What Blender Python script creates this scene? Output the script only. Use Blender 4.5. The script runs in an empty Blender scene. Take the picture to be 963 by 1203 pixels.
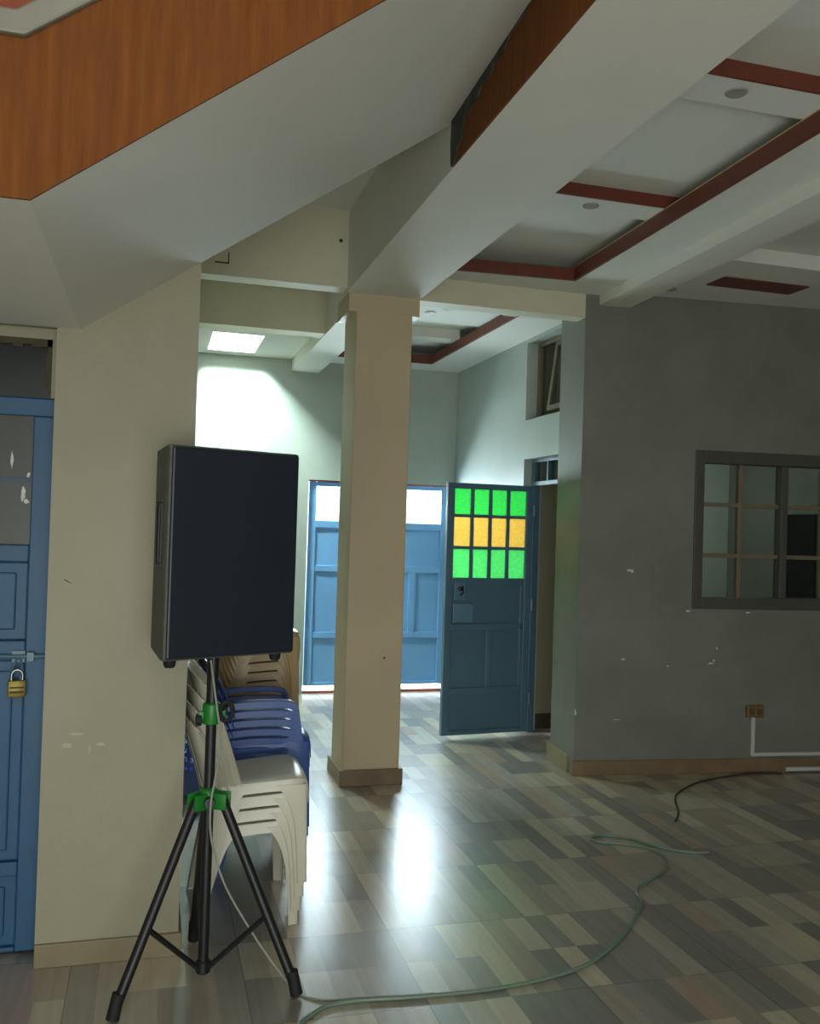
import bpy, bmesh, math, random
from mathutils import Vector, Matrix
random.seed(7)
C = bpy.context.scene.collection
scn = bpy.context.scene
R = math.radians
PI = math.pi

def lin(c):
    c = c / 255.0
    return c / 12.92 if c <= 0.04045 else ((c + 0.055) / 1.055) ** 2.4
def rgb(r, g, b): return (lin(r), lin(g), lin(b), 1.0)

# ------------------------------------------------------------------ camera
F_PX = 1070.365
yaw, pitch, roll = 0.27329, 0.015534, -0.0308626
fwd = Vector((math.sin(yaw) * math.cos(pitch), math.cos(yaw) * math.cos(pitch), math.sin(pitch)))
rgt = Vector((math.cos(yaw), -math.sin(yaw), 0))
dwn = fwd.cross(rgt)
r2 = math.cos(roll) * rgt + math.sin(roll) * dwn
d2 = -math.sin(roll) * rgt + math.cos(roll) * dwn
cam_d = bpy.data.cameras.new('camera')
cam = bpy.data.objects.new('camera', cam_d)
C.objects.link(cam)
m = Matrix((r2, -d2, -fwd)).transposed().to_4x4()
m.translation = Vector((0, 0, 1.6405))
cam.matrix_world = m
cam_d.sensor_fit = 'HORIZONTAL'
cam_d.sensor_width = 36
cam_d.lens = F_PX / 963 * 36
cam_d.clip_start = 0.05
scn.camera = cam

# ------------------------------------------------------------------ world, lamps, exposure
scn.view_settings.view_transform = 'Standard'
scn.view_settings.look = 'None'
scn.view_settings.gamma = 1
scn.view_settings.use_curve_mapping = False
scn.view_settings.exposure = 0.0
w = bpy.data.worlds.new('overcast_sky'); scn.world = w; w.use_nodes = True
bg = w.node_tree.nodes['Background']
bg.inputs[0].default_value = (0.86, 0.94, 1.0, 1)
bg.inputs[1].default_value = 3.0

def area(name, loc, direction, sx, sy, power, col, spread=180):
    d = bpy.data.lights.new(name, 'AREA'); d.shape = 'RECTANGLE'
    d.size = sx; d.size_y = sy; d.energy = power; d.color = col; d.spread = R(spread)
    o = bpy.data.objects.new(name, d); C.objects.link(o)
    o.location = loc
    o.rotation_euler = Vector(direction).to_track_quat('-Z', 'Y').to_euler()
    return o
area('daylight_outside_gate', (2.1, 9.6, 2.3), (0, -1, -0.06), 3.2, 2.6, 2200, (0.80, 0.90, 1.0))
area('entrance_uplight_fill', (-0.2, -2.9, 0.75), (0.1, 1, 0.75), 3.6, 1.3, 100, (0.98, 1.0, 0.92))  # added fill lamp behind the camera, tilted up to brighten the ceiling
area('ceiling_lamp_entrance', (-0.2, 0.2, 3.4), (0.05, 0.8, -1), 0.7, 0.5, 12, (1.0, 0.97, 0.88))
area('skylight_daylight', (0.52, 8.05, 3.575), (0.12, 0.1, -1), 0.2, 0.75, 450, (0.80, 1.0, 0.93))
area('side_room_fill', (4.2, 7.6, 3.1), (0, 0, -1), 1.0, 1.0, 22, (0.9, 1.0, 0.95))  # added lamp, out of view, brightens the room behind the window panes

# ------------------------------------------------------------------ materials
def mat(name, col, rough=0.6, var=0.0, scale=4.0, bump=0.0, bscale=60, metal=0.0, col2=None, stretch=None, spec=0.5):
    mm = bpy.data.materials.new(name); mm.use_nodes = True
    nt = mm.node_tree; b = nt.nodes['Principled BSDF']
    b.inputs['Base Color'].default_value = col
    b.inputs['Roughness'].default_value = rough
    b.inputs['Metallic'].default_value = metal
    b.inputs['Specular IOR Level'].default_value = spec
    tc = nt.nodes.new('ShaderNodeTexCoord')
    mp = nt.nodes.new('ShaderNodeMapping')
    nt.links.new(tc.outputs['Object'], mp.inputs[0])
    if stretch: mp.inputs['Scale'].default_value = stretch
    if var > 0:
        n = nt.nodes.new('ShaderNodeTexNoise'); n.inputs['Scale'].default_value = scale
        n.inputs['Detail'].default_value = 5; n.inputs['Roughness'].default_value = 0.6
        nt.links.new(mp.outputs[0], n.inputs['Vector'])
        mr = nt.nodes.new('ShaderNodeMapRange')
        mr.inputs[1].default_value = 0.3; mr.inputs[2].default_value = 0.7
        nt.links.new(n.outputs['Fac'], mr.inputs[0])
        mx = nt.nodes.new('ShaderNodeMix'); mx.data_type = 'RGBA'
        c2 = col2 if col2 else tuple(c * (1 - var) for c in col[:3]) + (1,)
        mx.inputs[6].default_value = col; mx.inputs[7].default_value = c2
        nt.links.new(mr.outputs[0], mx.inputs[0])
        nt.links.new(mx.outputs[2], b.inputs['Base Color'])
    if bump > 0:
        n2 = nt.nodes.new('ShaderNodeTexNoise'); n2.inputs['Scale'].default_value = bscale
        n2.inputs['Detail'].default_value = 4
        nt.links.new(mp.outputs[0], n2.inputs['Vector'])
        bp = nt.nodes.new('ShaderNodeBump'); bp.inputs['Strength'].default_value = bump
        bp.inputs['Distance'].default_value = 0.004
        nt.links.new(n2.outputs['Fac'], bp.inputs['Height'])
        nt.links.new(bp.outputs[0], b.inputs['Normal'])
    return mm

M = {}
M['cream'] = mat('cream_paint', rgb(158, 153, 128), 0.55, 0.10, 2.2, 0.25, 45)
M['beamcream'] = mat('lit_beam_cream', rgb(208, 204, 178), 0.6, 0.08, 2.2, 0.2, 40)  # cream paint made paler, lobby light on the beams put into the colour
M['column'] = mat('column_paint', rgb(196, 178, 144), 0.5, 0.10, 2.0, 0.25, 40)
M['white'] = mat('white_ceiling_paint', rgb(226, 225, 215), 0.7, 0.06, 1.6, 0.2, 40)
M['gypsum'] = mat('gypsum_ceiling', rgb(222, 222, 214), 0.75, 0.04, 1.5)
M['grey'] = mat('grey_wall_paint', rgb(126, 127, 118), 0.6, 0.16, 1.8, 0.25, 35, col2=rgb(110, 109, 99))
M['greyback'] = mat('lit_grey_wall_paint', rgb(170, 179, 172), 0.5, 0.12, 1.6, 0.25, 35)  # same grey paint as the right wall, lightened to imitate the lit lobby
M['orange'] = mat('orange_plaster', rgb(120, 70, 27), 0.75, 0.5, 5.0, 0.5, 30, col2=rgb(97, 55, 20), stretch=(9, 9, 0.8), spec=0.2)
M['pink'] = mat('terracotta_paint', rgb(200, 110, 80), 0.6, 0.15, 3)
M['coping'] = mat('grey_coping', rgb(120, 118, 104), 0.4, 0.2, 4)
M['red'] = mat('terracotta_trim', rgb(110, 53, 37), 0.5, 0.15, 8)
M['lip'] = mat('pale_trim_edge', rgb(190, 175, 125), 0.6)
M['bare'] = mat('bare_concrete', rgb(84, 82, 76), 0.9, 0.75, 9, 0.9, 30)
M['skirt'] = mat('skirting_tile', rgb(134, 112, 84), 0.4, 0.3, 6, col2=rgb(108, 92, 72))
M['skirt2'] = mat('pale_skirting', rgb(142, 130, 100), 0.5, 0.2, 6)
M['blue'] = mat('blue_door_enamel', rgb(38, 86, 122), 0.5, 0.12, 3)
M['gateblue'] = mat('blue_gate_enamel', rgb(126, 180, 234), 0.4, 0.12, 3)
M['teal'] = mat('slate_blue_enamel', rgb(80, 110, 128), 0.35, 0.12, 3)
M['cab'] = mat('black_laminate', rgb(14, 15, 15), 0.8, spec=0.1)
M['black'] = mat('black_paint', rgb(24, 25, 27), 0.45, 0.2, 12)
M['grille'] = mat('black_grille', rgb(24, 32, 44), 0.42, 0.2, 30, 0.15, 300)
M['carpet'] = mat('charcoal_box_finish', rgb(88, 88, 78), 0.6, 0.2, 40, 0.6, 200)
M['rubber'] = mat('black_rubber', rgb(20, 20, 20), 0.7)
M['green'] = mat('green_plastic', rgb(28, 120, 40), 0.4, 0.1, 10)
M['whitep'] = mat('cream_plastic', rgb(216, 212, 192), 0.32, 0.05, 6)
M['bluep'] = mat('blue_plastic', rgb(66, 96, 164), 0.34, 0.06, 6)
M['tanp'] = mat('tan_plastic', rgb(182, 156, 110), 0.36, 0.1, 6)
M['basketp'] = mat('basket_blue_plastic', rgb(134, 164, 250), 0.35)
M['brass'] = mat('brass', rgb(140, 124, 52), 0.45, 0.2, 20, metal=0.5)
M['steel'] = mat('steel', rgb(150, 155, 158), 0.3, 0.15, 20, metal=0.9)
M['cordg'] = mat('green_grey_cord', rgb(112, 134, 116), 0.4, 0.15, 8)
M['cordw'] = mat('pale_grey_cord', rgb(150, 156, 142), 0.45)
M['cordd'] = mat('dark_cord', rgb(58, 56, 46), 0.5)
M['frame'] = mat('grey_brown_frame', rgb(78, 77, 68), 0.5, 0.15, 5)
M['wood'] = mat('tan_wood', rgb(122, 110, 86), 0.5, 0.25, 8)
M['socket'] = mat('brown_socket', rgb(122, 96, 54), 0.5, 0.2, 10)
M['trunk'] = mat('white_trunking', rgb(190, 192, 186), 0.5)
M['chip'] = mat('exposed_plaster', rgb(220, 220, 210), 0.8, 0.2, 30)
M['stain'] = mat('dark_stain', rgb(84, 78, 58), 0.9, 0.3, 20)
M['dlring'] = mat('downlight_ring', rgb(150, 150, 142), 0.4)
M['dlhole'] = mat('downlight_hole', rgb(48, 48, 44), 0.6)
M['innerwall'] = mat('pale_side_room_paint', rgb(206, 214, 200), 0.6, 0.08, 2)
M['darkgreen'] = mat('dark_green_paint', rgb(66, 78, 56), 0.6, 0.2, 3)
M['concrete'] = mat('pale_yard_concrete', rgb(205, 200, 190), 0.8, 0.15, 3)
M['threshold'] = mat('red_oxide_threshold', rgb(170, 96, 86), 0.6)
M['plate'] = mat('lock_plate', rgb(92, 126, 150), 0.35, 0.1, 10)

def glass(name, col, transp=0.8, rough=0.08):
    mm = bpy.data.materials.new(name); mm.use_nodes = True
    nt = mm.node_tree; nt.nodes.clear()
    out = nt.nodes.new('ShaderNodeOutputMaterial'); mx = nt.nodes.new('ShaderNodeMixShader')
    t = nt.nodes.new('ShaderNodeBsdfTransparent'); t.inputs[0].default_value = col
    g = nt.nodes.new('ShaderNodeBsdfPrincipled')
    g.inputs['Base Color'].default_value = tuple(c * 0.06 for c in col[:3]) + (1,)
    g.inputs['Roughness'].default_value = rough
    mx.inputs[0].default_value = transp
    nt.links.new(g.outputs[0], mx.inputs[1]); nt.links.new(t.outputs[0], mx.inputs[2])
    nt.links.new(mx.outputs[0], out.inputs[0])
    return mm
M['glass'] = glass('clear_glass', (0.92, 0.97, 0.95, 1), 0.86)
M['dustyglass'] = glass('dusty_glass', (0.5, 0.53, 0.45, 1), 0.45, 0.3)

def stained(name, col, pattern):
    mm = bpy.data.materials.new(name); mm.use_nodes = True
    nt = mm.node_tree; nt.nodes.clear()
    out = nt.nodes.new('ShaderNodeOutputMaterial')
    tr = nt.nodes.new('ShaderNodeBsdfTranslucent'); tr.inputs[0].default_value = col
    tp = nt.nodes.new('ShaderNodeBsdfTransparent'); tp.inputs[0].default_value = col
    gl = nt.nodes.new('ShaderNodeBsdfGlossy'); gl.inputs['Roughness'].default_value = 0.2
    gl.inputs[0].default_value = (0.9, 0.9, 0.9, 1)
    m1 = nt.nodes.new('ShaderNodeMixShader'); m2 = nt.nodes.new('ShaderNodeMixShader')
    m2.inputs[0].default_value = 0.04
    tc = nt.nodes.new('ShaderNodeTexCoord')
    v = nt.nodes.new('ShaderNodeTexVoronoi'); v.inputs['Scale'].default_value = pattern
    nt.links.new(tc.outputs['Object'], v.inputs['Vector'])
    mr = nt.nodes.new('ShaderNodeMapRange')
    mr.inputs[1].default_value = 0.0; mr.inputs[2].default_value = 0.6
    mr.inputs[3].default_value = 0.22; mr.inputs[4].default_value = 0.36
    nt.links.new(v.outputs['Distance'], mr.inputs[0])
    nt.links.new(mr.outputs[0], m1.inputs[0])
    nt.links.new(tr.outputs[0], m1.inputs[1]); nt.links.new(tp.outputs[0], m1.inputs[2])
    nt.links.new(m1.outputs[0], m2.inputs[1]); nt.links.new(gl.outputs[0], m2.inputs[2])
    nt.links.new(m2.outputs[0], out.inputs[0])
    return mm
M['gglass'] = stained('green_glass', (0.20, 0.74, 0.26, 1), 60)
M['gglass2'] = stained('dimpled_green_glass', (0.30, 0.80, 0.36, 1), 40)
M['aglass'] = stained('amber_glass', (0.92, 0.68, 0.26, 1), 60)

def emis(name, col, s):
    mm = bpy.data.materials.new(name); mm.use_nodes = True
    nt = mm.node_tree; nt.nodes.clear()
    out = nt.nodes.new('ShaderNodeOutputMaterial'); e = nt.nodes.new('ShaderNodeEmission')
    e.inputs[0].default_value = col; e.inputs[1].default_value = s
    nt.links.new(e.outputs[0], out.inputs[0]); return mm
M['panelglow'] = emis('lit_skylight_sheet', (0.86, 1.0, 0.95, 1), 2.2)

def floor_mat():
    mm = bpy.data.materials.new('wood_look_floor_tile'); mm.use_nodes = True
    nt = mm.node_tree; b = nt.nodes['Principled BSDF']; N = nt.nodes.new; L = nt.links.new
    def math_(op, a, b_=None):
        n = N('ShaderNodeMath'); n.operation = op
        for i, v in enumerate((a, b_)):
            if v is None: continue
            if isinstance(v, (int, float)): n.inputs[i].default_value = v
            else: L(v, n.inputs[i])
        return n.outputs[0]
    tc = N('ShaderNodeTexCoord'); sp = N('ShaderNodeSeparateXYZ'); L(tc.outputs['Object'], sp.inputs[0])
    x = math_('SUBTRACT', sp.outputs[0], 0.965 - 6.0); y = math_('SUBTRACT', sp.outputs[1], 4.198 - 12.0)
    row = math_('FLOOR', math_('DIVIDE', x, 0.1))
    ti = math_('FLOOR', math_('DIVIDE', x, 0.6)); tj = math_('FLOOR', math_('DIVIDE', y, 0.6))
    fx = math_('FRACT', math_('DIVIDE', x, 0.6)); fy = math_('FRACT', math_('DIVIDE', y, 0.6))
    wn = N('ShaderNodeTexWhiteNoise'); wn.noise_dimensions = '2D'
    cb = N('ShaderNodeCombineXYZ'); L(row, cb.inputs[0]); L(tj, cb.inputs[1]); L(cb.outputs[0], wn.inputs['Vector'])
    cut = math_('ADD', math_('MULTIPLY', math_('GREATER_THAN', wn.outputs['Value'], 0.45), 0.5), math_('MULTIPLY', wn.outputs['Value'], 0.02))
    seg = math_('GREATER_THAN', fy, cut)
    wn2 = N('ShaderNodeTexWhiteNoise'); wn2.noise_dimensions = '3D'
    cb2 = N('ShaderNodeCombineXYZ'); L(row, cb2.inputs[0]); L(tj, cb2.inputs[1]); L(math_('MULTIPLY', seg, 3.7), cb2.inputs[2])
    L(cb2.outputs[0], wn2.inputs['Vector'])
    cr = N('ShaderNodeValToRGB'); cr.color_ramp.interpolation = 'CONSTANT'
    cols = [(0, rgb(138, 133, 125)), (0.16, rgb(182, 172, 152)), (0.34, rgb(154, 143, 128)), (0.5, rgb(166, 158, 144)),
            (0.66, rgb(124, 121, 116)), (0.8, rgb(190, 178, 154)), (0.92, rgb(166, 144, 126))]
    e = cr.color_ramp.elements
    e[0].position, e[0].color = cols[0]; e[1].position, e[1].color = cols[1]
    for p, c in cols[2:]:
        q = e.new(p); q.color = c
    L(wn2.outputs['Value'], cr.inputs[0])
    # grain
    mp = N('ShaderNodeMapping'); mp.inputs['Scale'].default_value = (38, 2.2, 1); L(tc.outputs['Object'], mp.inputs[0])
    gn = N('ShaderNodeTexNoise'); gn.inputs['Scale'].default_value = 1.0; gn.inputs['Detail'].default_value = 5
    L(mp.outputs[0], gn.inputs['Vector'])
    gm = N('ShaderNodeMapRange'); gm.inputs[1].default_value = 0.3; gm.inputs[2].default_value = 0.7
    gm.inputs[3].default_value = 0.86; gm.inputs[4].default_value = 1.08; L(gn.outputs['Fac'], gm.inputs[0])
    mx = N('ShaderNodeMix'); mx.data_type = 'RGBA'; mx.blend_type = 'MULTIPLY'; mx.inputs[0].default_value = 1
    L(cr.outputs[0], mx.inputs[6]); L(gm.outputs[0], mx.inputs[7])
    # grout between the 60 cm tiles
    def edge(f, t): return math_('LESS_THAN', math_('MINIMUM', f, math_('SUBTRACT', 1.0, f)), t)
    gr = math_('MAXIMUM', edge(fx, 0.0032), edge(fy, 0.0028))
    mx2 = N('ShaderNodeMix'); mx2.data_type = 'RGBA'; L(math_('MULTIPLY', gr, 0.8), mx2.inputs[0])
    L(mx.outputs[2], mx2.inputs[6]); mx2.inputs[7].default_value = rgb(66, 62, 58)
    L(mx2.outputs[2], b.inputs['Base Color'])
    # dusty sheen
    rn = N('ShaderNodeTexNoise'); rn.inputs['Scale'].default_value = 7; rn.inputs['Detail'].default_value = 6
    L(tc.outputs['Object'], rn.inputs['Vector'])
    rm = N('ShaderNodeMapRange'); rm.inputs[1].default_value = 0.3; rm.inputs[2].default_value = 0.7
    rm.inputs[3].default_value = 0.34; rm.inputs[4].default_value = 0.46; L(rn.outputs['Fac'], rm.inputs[0])
    L(rm.outputs[0], b.inputs['Roughness'])
    bp = N('ShaderNodeBump'); bp.inputs['Strength'].default_value = 0.25; bp.inputs['Distance'].default_value = 0.0012
    L(math_('SUBTRACT', 1.0, gr), bp.inputs['Height']); L(bp.outputs[0], b.inputs['Normal'])
    b.inputs['Specular IOR Level'].default_value = 1.0
    b.inputs['Coat Weight'].default_value = 1.0; b.inputs['Coat Roughness'].default_value = 0.27; b.inputs['Coat IOR'].default_value = 1.7
    return mm
M['floor'] = floor_mat()

# ------------------------------------------------------------------ mesh helpers
class MB:
    def __init__(s): s.v = []; s.f = []
    def add(s, vs, fs):
        o = len(s.v); s.v += [tuple(p) for p in vs]; s.f += [tuple(i + o for i in f) for f in fs]; return s
    def box(s, a, b, fn=None):
        x0, y0, z0 = a; x1, y1, z1 = b
        vs = [(x0, y0, z0), (x1, y0, z0), (x1, y1, z0), (x0, y1, z0), (x0, y0, z1), (x1, y0, z1), (x1, y1, z1), (x0, y1, z1)]
        if fn: vs = [fn(*p) for p in vs]
        return s.add(vs, [(0, 3, 2, 1), (4, 5, 6, 7), (0, 1, 5, 4), (1, 2, 6, 5), (2, 3, 7, 6), (3, 0, 4, 7)])
    def hexa(s, vs):
        return s.add(vs, [(0, 3, 2, 1), (4, 5, 6, 7), (0, 1, 5, 4), (1, 2, 6, 5), (2, 3, 7, 6), (3, 0, 4, 7)])
    def prism(s, poly, ext):
        n = len(poly); e = Vector(ext)
        vs = [Vector(p) for p in poly] + [Vector(p) + e for p in poly]
        fs = [tuple(range(n))[::-1], tuple(range(n, 2 * n))]
        for i in range(n): fs.append((i, (i + 1) % n, n + (i + 1) % n, n + i))
        return s.add(vs, fs)
    def tube(s, pts, r, n=12, caps=True):
        pts = [Vector(p) for p in pts]; rs = r if isinstance(r, (list, tuple)) else [r] * len(pts)
        t0 = (pts[1] - pts[0]).normalized()
        up = Vector((0, 0, 1)) if abs(t0.z) < 0.9 else Vector((1, 0, 0))
        nrm = t0.cross(up).normalized(); vs = []; fs = []
        for i, p in enumerate(pts):
            if i == 0: t = pts[1] - pts[0]
            elif i == len(pts) - 1: t = pts[-1] - pts[-2]
            else: t = (pts[i + 1] - pts[i]).normalized() + (pts[i] - pts[i - 1]).normalized()
            t.normalize()
            nrm = (nrm - t * nrm.dot(t)).normalized(); bn = t.cross(nrm)
            for k in range(n):
                a = 2 * PI * k / n
                vs.append(p + rs[i] * (math.cos(a) * nrm + math.sin(a) * bn))
        for i in range(len(pts) - 1):
            for k in range(n):
                fs.append((i * n + k, i * n + (k + 1) % n, (i + 1) * n + (k + 1) % n, (i + 1) * n + k))
        if caps:
            fs.append(tuple(range(n))[::-1]); fs.append(tuple((len(pts) - 1) * n + k for k in range(n)))
        return s.add(vs, fs)
    def lathe(s, prof, n=28, c=(0, 0, 0), axis='z'):
        vs = []; fs = []
        for r, z in prof:
            for k in range(n):
                a = 2 * PI * k / n; p = (r * math.cos(a), r * math.sin(a), z)
                if axis == 'y': p = (p[0], p[2], p[1])
                if axis == 'x': p = (p[2], p[0], p[1])
                vs.append((p[0] + c[0], p[1] + c[1], p[2] + c[2]))
        for i in range(len(prof) - 1):
            for k in range(n): fs.append((i * n + k, i * n + (k + 1) % n, (i + 1) * n + (k + 1) % n, (i + 1) * n + k))
        fs.append(tuple(range(n))[::-1]); fs.append(tuple((len(prof) - 1) * n + k for k in range(n)))
        return s.add(vs, fs)
    def grid(s, fn, us, vs_, skip=None):
        nu, nv = len(us), len(vs_)
        vs = [fn(u, v) for u in us for v in vs_]; fs = []
        for i in range(nu - 1):
            for j in range(nv - 1):
                if skip and skip(i, j): continue
                fs.append((i * nv + j, i * nv + j + 1, (i + 1) * nv + j + 1, (i + 1) * nv + j))
        return s.add(vs, fs)
    def build(s, name, m_, parent=None, smooth=False, bevel=0, solid=0, seg=2, sub=0, recalc=True, kind=None, label=None, cat=None, group=None):
        me = bpy.data.meshes.new(name); me.from_pydata(s.v, [], s.f); me.update()
        if recalc:
            bm = bmesh.new(); bm.from_mesh(me)
            bmesh.ops.recalc_face_normals(bm, faces=bm.faces); bm.to_mesh(me); bm.free()
        me.materials.append(m_)
        if smooth:
            me.polygons.foreach_set('use_smooth', [True] * len(me.polygons))
        o = bpy.data.objects.new(name, me); C.objects.link(o)
        if parent: o.parent = parent
        if solid:
            md = o.modifiers.new('thickness', 'SOLIDIFY'); md.thickness = solid; md.offset = 0
        if bevel:
            md = o.modifiers.new('edge', 'BEVEL'); md.width = bevel; md.segments = seg; md.limit_method = 'ANGLE'; md.angle_limit = R(40)
        if sub:
            md = o.modifiers.new('round', 'SUBSURF'); md.levels = sub; md.render_levels = sub
        if smooth and (bevel or not sub):
            try:
                md = o.modifiers.new('smooth', 'EDGE_SPLIT'); md.split_angle = R(42); md.use_edge_sharp = False
            except Exception: pass
        if kind: o['kind'] = kind
        if label: o['label'] = label
        if cat: o['category'] = cat
        if group: o['group'] = group
        return o

def thing(name, label, cat, loc=(0, 0, 0), rz=0.0, group=None, kind=None):
    o = bpy.data.objects.new(name, None); C.objects.link(o)
    o.empty_display_size = 0.1
    o.location = loc; o.rotation_euler = (0, 0, rz)
    o['label'] = label; o['category'] = cat
    if group: o['group'] = group
    if kind: o['kind'] = kind
    return o
def struct(name, mb, m_, label=None, cat=None, **k):
    return mb.build(name, m_, kind='structure', label=label, cat=cat, **k)
def dup(root, loc, label, group=None, rz=None):
    r = root.copy(); C.objects.link(r); r.location = loc
    if rz is not None: r.rotation_euler = (0, 0, rz)
    r['label'] = label
    if group: r['group'] = group
    for ch in list(root.children):
        c = ch.copy(); C.objects.link(c); c.parent = r
        for g in list(ch.children):
            d = g.copy(); C.objects.link(d); d.parent = c
    return r
def smooth_path(pts, k=6):
    P = [Vector(p) for p in pts]; out = []
    for i in range(len(P) - 1):
        a = P[max(i - 1, 0)]; b = P[i]; c = P[i + 1]; d = P[min(i + 2, len(P) - 1)]
        for j in range(k):
            t = j / k
            out.append(0.5 * ((2 * b) + (c - a) * t + (2 * a - 5 * b + 4 * c - d) * t * t + (-a + 3 * b - 3 * c + d) * t ** 3))
    out.append(P[-1]); return out

# ================================================================== THE SETTING
ZT = 3.62
struct('floor', MB().box((-2.4, -3.2, -0.1), (6.2, 9.0, 0)), M['floor'])
struct('ground', MB().box((-6, 9.0, -0.16), (10, 22, -0.03)), M['concrete'])
struct('ground_entrance', MB().box((-6, -14, -0.16), (10, -3.2, -0.03)), M['concrete'])

# wall on the left with the blue door in a shallow recess
WY = 3.555
mb = MB()
mb.box((-0.365, WY, 0), (0.14, WY + 0.16, ZT))
mb.box((-1.25, WY, 2.343), (-0.365, WY + 0.16, ZT))
mb.box((-2.4, WY, 0), (-1.25, WY + 0.16, ZT))
struct('wall_store_left', MB().box((-2.4, WY + 0.16, 0), (-2.3, 6.2, ZT)), M['grey'])
struct('wall_store_back', MB().box((-2.4, 6.0, 0), (-0.02, 6.1, ZT)), M['grey'])
struct('wall_partition', MB().box((-0.02, WY + 0.16, 0), (0.139, 8.7, ZT)), M['cream'])
wl = struct('wall_left', mb, M['cream'])
struct('wall_stairwell', MB().box((-2.4, WY - 0.02, 3.35), (1.1, WY - 0.001, 5.6)), M['pink'])
mb = MB().box((-0.365, WY - 0.014, 0), (0.145, WY, 0.085)); mb.box((0.14, WY - 0.014, 0), (0.152, WY + 0.6, 0.085))
struct('baseboard_left', mb, M['skirt2'], bevel=0.003)
# scratches on the cream wall
mb = MB(); mb.hexa([(-0.31, WY - 0.002, 1.404), (-0.29, WY - 0.002, 1.394), (-0.29, WY, 1.394), (-0.31, WY, 1.404),
                    (-0.308, WY - 0.002, 1.408), (-0.282, WY - 0.002, 1.392), (-0.282, WY, 1.392), (-0.308, WY, 1.408)])
mb.build('scratch', M['stain'], wl)
mb = MB()
for (x, z, a, b) in ((-0.28, 0.80, 0.022, 0.010), (-0.25, 0.84, 0.03, 0.006), (-0.16, 0.80, 0.018, 0.006), (-0.2, 0.78, 0.004, 0.02)):
    pts = [(x + a * math.cos(t) * random.uniform(.6, 1.1), WY - 0.0012, z + b * math.sin(t) * random.uniform(.6, 1.1)) for t in [k * PI / 5 for k in range(10)]]
    mb.prism(pts, (0, 0.0012, 0))
mb.build('paint_patch', mat('faded_paint', rgb(176, 171, 148), 0.7), wl)

# back wall with the gate opening
BY = 8.7
mb = MB()
mb.box((-0.02, BY, 0), (1.42, BY + 0.2, ZT)); mb.box((2.86, BY, 0), (3.05, BY + 0.2, ZT)); mb.box((1.42, BY, 2.06), (2.86, BY + 0.2, ZT))
struct('wall_back', mb, M['greyback'])
# side wall of the lobby with doorway and window
SX = 2.9
mb = MB()
mb.box((SX, 6.0, 0), (SX + 0.16, 6.08, ZT)); mb.box((SX, 6.93, 0), (SX + 0.16, BY, ZT))
mb.box((SX, 6.08, 2.215), (SX + 0.16, 6.93, 2.535)); mb.box((SX, 6.08, 3.172), (SX + 0.16, 6.93, ZT))
mb.box((SX, 6.08, 2.535), (SX + 0.16, 6.2, 3.172))
struct('wall_lobby_side', mb, M['greyback'])
# right wall with the wide window: runs slightly askew
A2 = Vector((2.767, 5.615)); T2 = Vector((1.818, -0.185)).normalized(); NB = Vector((-T2.y, T2.x))
def W(s, d, z):
    p = A2 + T2 * s + NB * d
    return (p.x, p.y, z)
mb = MB()
S0, S1, Z0, Z1 = 0.825, 2.19, 1.132, 2.228
mb.hexa([W(0, 0, 0), W(S0, 0, 0), W(S0, 0.16, 0), (2.80, 6.06, 0), W(0, 0, ZT), W(S0, 0, ZT), W(S0, 0.16, ZT), (2.80, 6.06, ZT)])
mb.hexa([(2.80, 6.06, 0), W(S0, 0.16, 0), (3.06, 5.9, 0), (3.06, 6.06, 0), (2.80, 6.06, ZT), W(S0, 0.16, ZT), (3.06, 5.9, ZT), (3.06, 6.06, ZT)])
mb.box((S0, 0, 0), (S1, 0.16, Z0), W); mb.box((S0, 0, Z1), (S1, 0.16, ZT), W); mb.box((S1, 0, 0), (3.6, 0.16, ZT), W)
wr = struct('wall_right', mb, M['grey'])
mb = MB()
x = 0.0
struct('baseboard_right', MB().box((-0.012, -0.014, 0), (3.6, 0, 0.098), W), M['skirt'], bevel=0.003)
struct('baseboard_pier', MB().hexa([(2.755, 5.70, 0), (2.775, 5.70, 0), (2.81, 6.075, 0), (2.778, 6.075, 0), (2.755, 5.70, 0.11), (2.775, 5.70, 0.11), (2.81, 6.075, 0.11), (2.778, 6.075, 0.11)]), M['skirt2'], bevel=0.003)
mb = MB()
for (s, z, a, b) in ((0.365, 1.385, 0.022, 0.010), (0.385, 1.38, 0.010, 0.016), (0.98, 0.755, 0.028, 0.008), (1.0, 0.775, 0.01, 0.01),
                     (1.02, 0.86, 0.008, 0.01), (0.335, 0.78, 0.018, 0.006), (0.66, 0.735, 0.008, 0.006), (0.8, 1.115, 0.022, 0.008), (1.25, 1.11, 0.02, 0.006), (0.3, 0.37, 0.03, 0.004), (0.005, 0.42, 0.01, 0.02)):
    pts = [W(s + a * math.cos(t) * random.uniform(.5, 1.1), -0.0015, z + b * math.sin(t) * random.uniform(.5, 1.1)) for t in [k * PI / 6 for k in range(12)]]
    mb.prism(pts, (NB.x * 0.0015, NB.y * 0.0015, 0))
mb.build('paint_chip', M['chip'], wr)
# far right wall, wall behind the viewer with its wide entrance, left end wall
struct('wall_end_right', MB().box((6.0, -3.2, 0), (6.2, 9.0, ZT)), M['grey'])
mb = MB(); mb.box((-2.4, -3.2, 0), (-2.0, -3.0, ZT)); mb.box((1.7, -3.2, 0), (6.2, -3.0, ZT)); mb.box((-2.0, -3.2, 3.05), (1.7, -3.0, ZT))
struct('wall_front', mb, M['cream'])
struct('wall_end_left', MB().box((-2.4, -3.2, 0), (-2.2, WY, 5.6)), M['cream'])
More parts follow.
